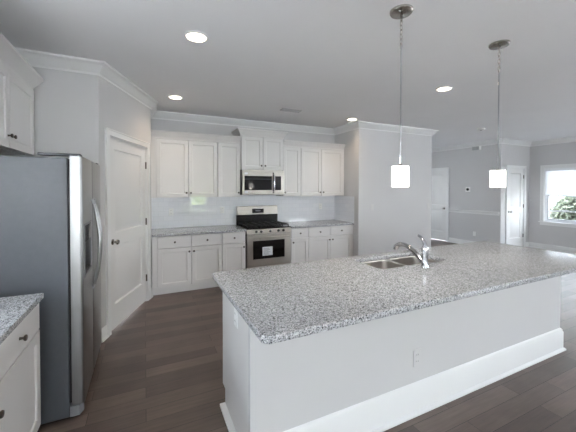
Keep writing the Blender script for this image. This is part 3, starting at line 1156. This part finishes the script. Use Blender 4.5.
# ------------------------------------------------------------------ pendants
def pendant(label, x, y):
    t = thing('pendant_light', label, 'pendant light', (x, y, 1.535), 0, 'pendant lights over the island')
    zc = H - 1.535
    cn = MB().lathe([(.076, zc - .0005), (.076, zc - .012), (.070, zc - .020), (.015, zc - .026), (.008, zc - .034), (.001, zc - .036)], n=32).build('canopy', M['nickel'], t)
    for a in (.6, .6 + PI):
        MB().lathe([(.006, 0), (.006, -.006), (.001, -.009)], (.045 * math.cos(a), .045 * math.sin(a), zc - .021), n=10).build('screw', M['chrome'], cn)
    ch = MB()
    zz = zc - .034
    i = 0
    while zz > zc - .235:
        ring = []
        for k in range(12):
            a = 2 * PI * k / 12
            u, v = .0085 * math.cos(a), .019 * math.sin(a)
            ring.append((u, 0, zz - .019 + v) if i % 2 == 0 else (0, u, zz - .019 + v))
        ch.tube(ring, .0026, 6, closed=True)
        zz -= .031
        i += 1
    ch.tube([(.004, .003, zc - .03), (.006, -.004, zc - .12), (.003, .004, zz)], .002, 6)
    ch.build('chain', M['nickel'], t)
    MB().tube([(0, 0, zz + .004), (0, 0, .155)], .0055, 10).lathe([(.008, zz - .004), (.008, zz + .006), (.001, zz + .012)], n=10).build('rod', M['chrome'], t)
    MB().lathe([(.007, .160), (.010, .156), (.012, .1415), (.001, .141)], n=16).build('socket_cap', M['nickel'], t)
    sh = MB().lathe([(.050, .0), (.0555, .0), (.0565, .004), (.0565, .137), (.0545, .1405), (.021, .1405), (.021, .137), (.051, .135), (.051, .002)], n=36)
    sh.f = sh.f[:-2]
    sh.f += [(8 * 36 + k, 8 * 36 + (k + 1) % 36, (k + 1) % 36, k) for k in range(36)]
    sh.build('shade', M['shade'], t)
    MB().lathe([(.012, .140), (.014, .110), (.024, .075), (.026, .06), (.018, .042), (.001, .036)], n=16).build('bulb', M['shade'], t)
    l = bpy.data.lights.new('pendant_bulb', 'POINT')
    l.energy = 6
    l.color = (1, .93, .84)
    l.shadow_soft_size = .03
    lo = bpy.data.objects.new('pendant_bulb', l)
    lo.location = (0, 0, .02)
    lo.parent = t
    COL.objects.link(lo)
    return t


pendant('white cylinder pendant light nearer the sink end, hung before the wing wall', 1.592, 1.557)
pendant('white cylinder pendant light farther along the island, before the hall wall', 2.697, 1.557)

# ------------------------------------------------------------------ recessed lights, vent, detector
def can_light(label, x, y, watts=21, col=(1, .78, .56)):
    t = thing('recessed_light', label, 'ceiling light', (x, y, H - .012), 0, 'recessed ceiling lights')
    MB().lathe([(.076, .0115), (.093, .0115), (.092, .004), (.078, .0), (.074, .006)], n=32).build('trim_ring', M['plastic'], t)
    MB().lathe([(.075, .0112), (.075, .006), (.001, .0058)], n=32).build('lens', M['led'], t)
    l = bpy.data.lights.new('can_spot', 'SPOT')
    l.energy = watts
    l.color = col
    l.spot_size = math.radians(135)
    l.spot_blend = 1.0
    l.shadow_soft_size = .07
    lo = bpy.data.objects.new('can_spot', l)
    lo.location = (0, 0, -.004)
    lo.parent = t
    COL.objects.link(lo)
    return t


can_light('lit recessed ceiling light above the aisle by the refrigerator, largest in view', .382, 2.519)
can_light('lit recessed ceiling light near the pantry door and back cabinets', .378, 4.289)
can_light('small lit recessed ceiling light at the wing wall corner', 3.275, 4.313)
can_light('lit recessed ceiling light between the two pendants above the island', 3.287, 2.528)

v = thing('ceiling_vent', 'small white slotted air vent in the ceiling before the range', 'air vent', (2.05, 4.23, H - .014))
MB().box(-.16, .16, -.06, -.05, 0, .013).box(-.16, .16, .05, .06, 0, .013).box(-.16, -.145, -.05, .05, 0, .013).box(.145, .16, -.05, .05, 0, .013).build('frame', M['grille'], v)
MB().box(-.145, .145, -.05, .05, .0115, .013).build('backing', M['dark'], v)
mb = MB()
for i in range(5):
    y = -.040 + i * .0195
    mb.prism_x([(y, .002), (y + .0015, .002), (y + .008, .0112), (y + .0065, .0112)], -.144, .144)
mb.build('louvers', M['grille'], v)

sd = thing('smoke_detector', 'white round smoke detector on the ceiling near the hall', 'smoke detector', (6.13, 3.87, H - .04))
MB().lathe([(.07, .0395), (.07, .02), (.062, .006), (.05, 0), (.001, 0)], n=28).build('housing', M['plastic'], sd)
MB().lathe([(.02, 0), (.018, -.003), (.001, -.0032)], n=16).build('test_button', M['gplastic'], sd)


# ------------------------------------------------------------------ plates, thermostat
def plate(name, label, cat, loc, rz, kind='outlet', group=None, m='plastic'):
    t = thing(name, label, cat, loc, rz, group)
    MB().box(-.035, .035, -.007, -.0012, -.057, .057).build('cover_plate', M[m], t, bevel=.002)
    if kind == 'outlet':
        for z in (-.022, .022):
            r = MB().lathe([(.017, 0), (.017, .002), (.001, .0021)], (0, -.0071, z), (0, -1, 0), 16).build('receptacle', M[m], t)
            MB().box(-.008, -.006, -.0098, -.0092, z - .004, z + .006).box(.006, .008, -.0098, -.0092, z - .004, z + .006).build('slots', M['dark'], r)
    else:
        MB().box(-.017, .017, -.0105, -.0071, -.034, .034).build('rocker', M[m], t, bevel=.001)
    return t


ys = YB - .0105
plate('outlet', 'white outlet plate on the tile left of the range, near the pantry', 'outlet', (.385, ys, 1.143), 0)
plate('outlet', 'white outlet plate on the tile just left of the range', 'outlet', (1.214, ys, 1.151), 0)
plate('outlet', 'white outlet plate on the tile near the right corner', 'outlet', (3.20, ys, 1.165), 0)
plate('outlet', 'white outlet plate low on the long white island panel', 'outlet', (1.665, PY, .374), 0, m='wall')
plate('outlet', 'white outlet plate on the left end of the island', 'outlet', (PX0 + .020, 1.80, .735), -PI / 2)
plate('light_switch', 'white light switch on the wing wall left side', 'switch', (3.86, YW, 1.17), 0, 'switch', m='plastic2')
plate('light_switch', 'white light switch at the right edge of the wing wall', 'switch', (5.355, YW, 1.165), 0, 'switch', m='plastic2')
plate('outlet', 'white outlet plate low on the hall wall under the chair rail', 'outlet', (XH, 5.11, .335), -PI / 2)
th = thing('thermostat', 'small white thermostat with dark round face on the hall wall', 'thermostat', (XH, 5.30, 1.505), -PI / 2)
MB().box(-.065, .065, -.008, -.0012, -.065, .065).build('back_plate', M['plastic'], th, bevel=.003)
MB().lathe([(.036, 0), (.036, .018), (.033, .022), (.001, .0225)], (0, -.0081, 0), (0, -1, 0), 28).build('dial', M['black'], th)
cb = thing('wall_chime', 'small white chime box high on the hall wall', 'door chime', (XH, 5.06, 2.58), -PI / 2)
MB().box(-.11, .07, -.045, -.0012, -.045, .045).build('housing', M['lplastic'], cb, bevel=.006)
MB().box(.071, .11, -.050, -.0012, -.05, .05).build('cover', M['plastic'], cb, bevel=.006)

# ------------------------------------------------------------------ blind on the living-room window
wy0, wy1 = WIN_RIGHT[0][0], WIN_RIGHT[0][1]
bd = thing('window_blind', 'white horizontal blind lowered over the upper half of the window', 'blind', (XWR + .022, (wy0 + wy1) / 2, 1.34), -PI / 2)
hw = (wy1 - wy0) / 2 - .016
MB().box(-hw, hw, -.016, .02, .640, .685).build('headrail', M['blind'], bd, bevel=.003)
mb = MB()
for i in range(27):
    z = .032 + i * .0225
    mb.add([(-hw, -.016, z - .0125), (hw, -.016, z - .0125), (hw, .004, z + .0125), (-hw, .004, z + .0125), (-hw, -.0145, z - .0125), (hw, -.0145, z - .0125), (hw, .0055, z + .0125), (-hw, .0055, z + .0125)],
           [(0, 3, 2, 1), (4, 5, 6, 7), (0, 1, 5, 4), (1, 2, 6, 5), (2, 3, 7, 6), (3, 0, 4, 7)])
mb.build('slats', M['blind'], bd, smooth=False)
MB().box(-hw, hw, -.014, .010, 0, .018).build('bottom_rail', M['blind'], bd, bevel=.002)
mb = MB()
for x in (-hw * .7, hw * .7):
    mb.tube([(x, -.004, .018), (x, -.004, .64)], .0012, 5)
mb.build('cords', M['blind'], bd)

# ------------------------------------------------------------------ outside
struct(MB().box(XL - .72, XWR + .62, YR - .4, YE + .6, H + .12, 6.2).build('added_shade_storey', M['trim'], smooth=False))  # unseen upper storey added to shade the shrubs and side windows
struct(MB().box(-40, 50, -45, 40, -.6, -.45).build('ground', M['bounce_ground'], smooth=False))


def leaf_cloud(n, c, r, size, seed):
    rnd = random.Random(seed)
    mb = MB()
    for _ in range(n):
        while True:
            p = Vector((rnd.uniform(-1, 1), rnd.uniform(-1, 1), rnd.uniform(-1, 1)))
            if .25 < p.length < 1:
                break
        p = Vector((c[0] + p.x * r[0], c[1] + p.y * r[1], c[2] + p.z * r[2]))
        a = Vector((rnd.gauss(0, 1), rnd.gauss(0, 1), rnd.gauss(0, 1))).normalized() * size
        b = a.orthogonal().normalized() * size * .5
        mb.add([p - a, p + b, p + a, p - b], [(0, 1, 2, 3)])
    return mb


def plant(name, label, cat, loc, r, zc, n, size, seed, m, trunk, group):
    t = thing(name, label, cat, loc, 0, group)
    leaf_cloud(n, (0, 0, zc), r, size, seed).build('foliage', M[m], t, smooth=False)
    MB().tube([(0, 0, 0), (.03, .02, zc * .6), (0, 0, zc)], [trunk, trunk * .8, trunk * .4], 8).build('trunk', M['bark'], t)
    return t


plant('shrub', 'pale green leafy shrub outside the window, nearer the brick wall', 'shrub', (10.3, 3.92, -.45), (.55, .62, .80), 1.05, 4200, .075, 3, 'leaf', .04, 'shrubs outside the window')
plant('shrub', 'pale green leafy shrub outside the window, toward the picture edge', 'shrub', (10.3, 2.6, -.45), (.55, .62, .85), 1.05, 3200, .075, 4, 'leaf', .04, 'shrubs outside the window')
nb = struct(MB().box(11.3, 11.5, 4.84, 9, -.45, 1.0).build('wall_brick', M['brick'], smooth=False), 'brown brick garden wall outside the window', 'brick wall')
plant('tree', 'bright green garden tree seen only as a reflection in the tile', 'tree', (3.3, -10.5, -.45), (1.2, .6, 1.2), 1.5, 300, .16, 20, 'leaf2', .12, None)
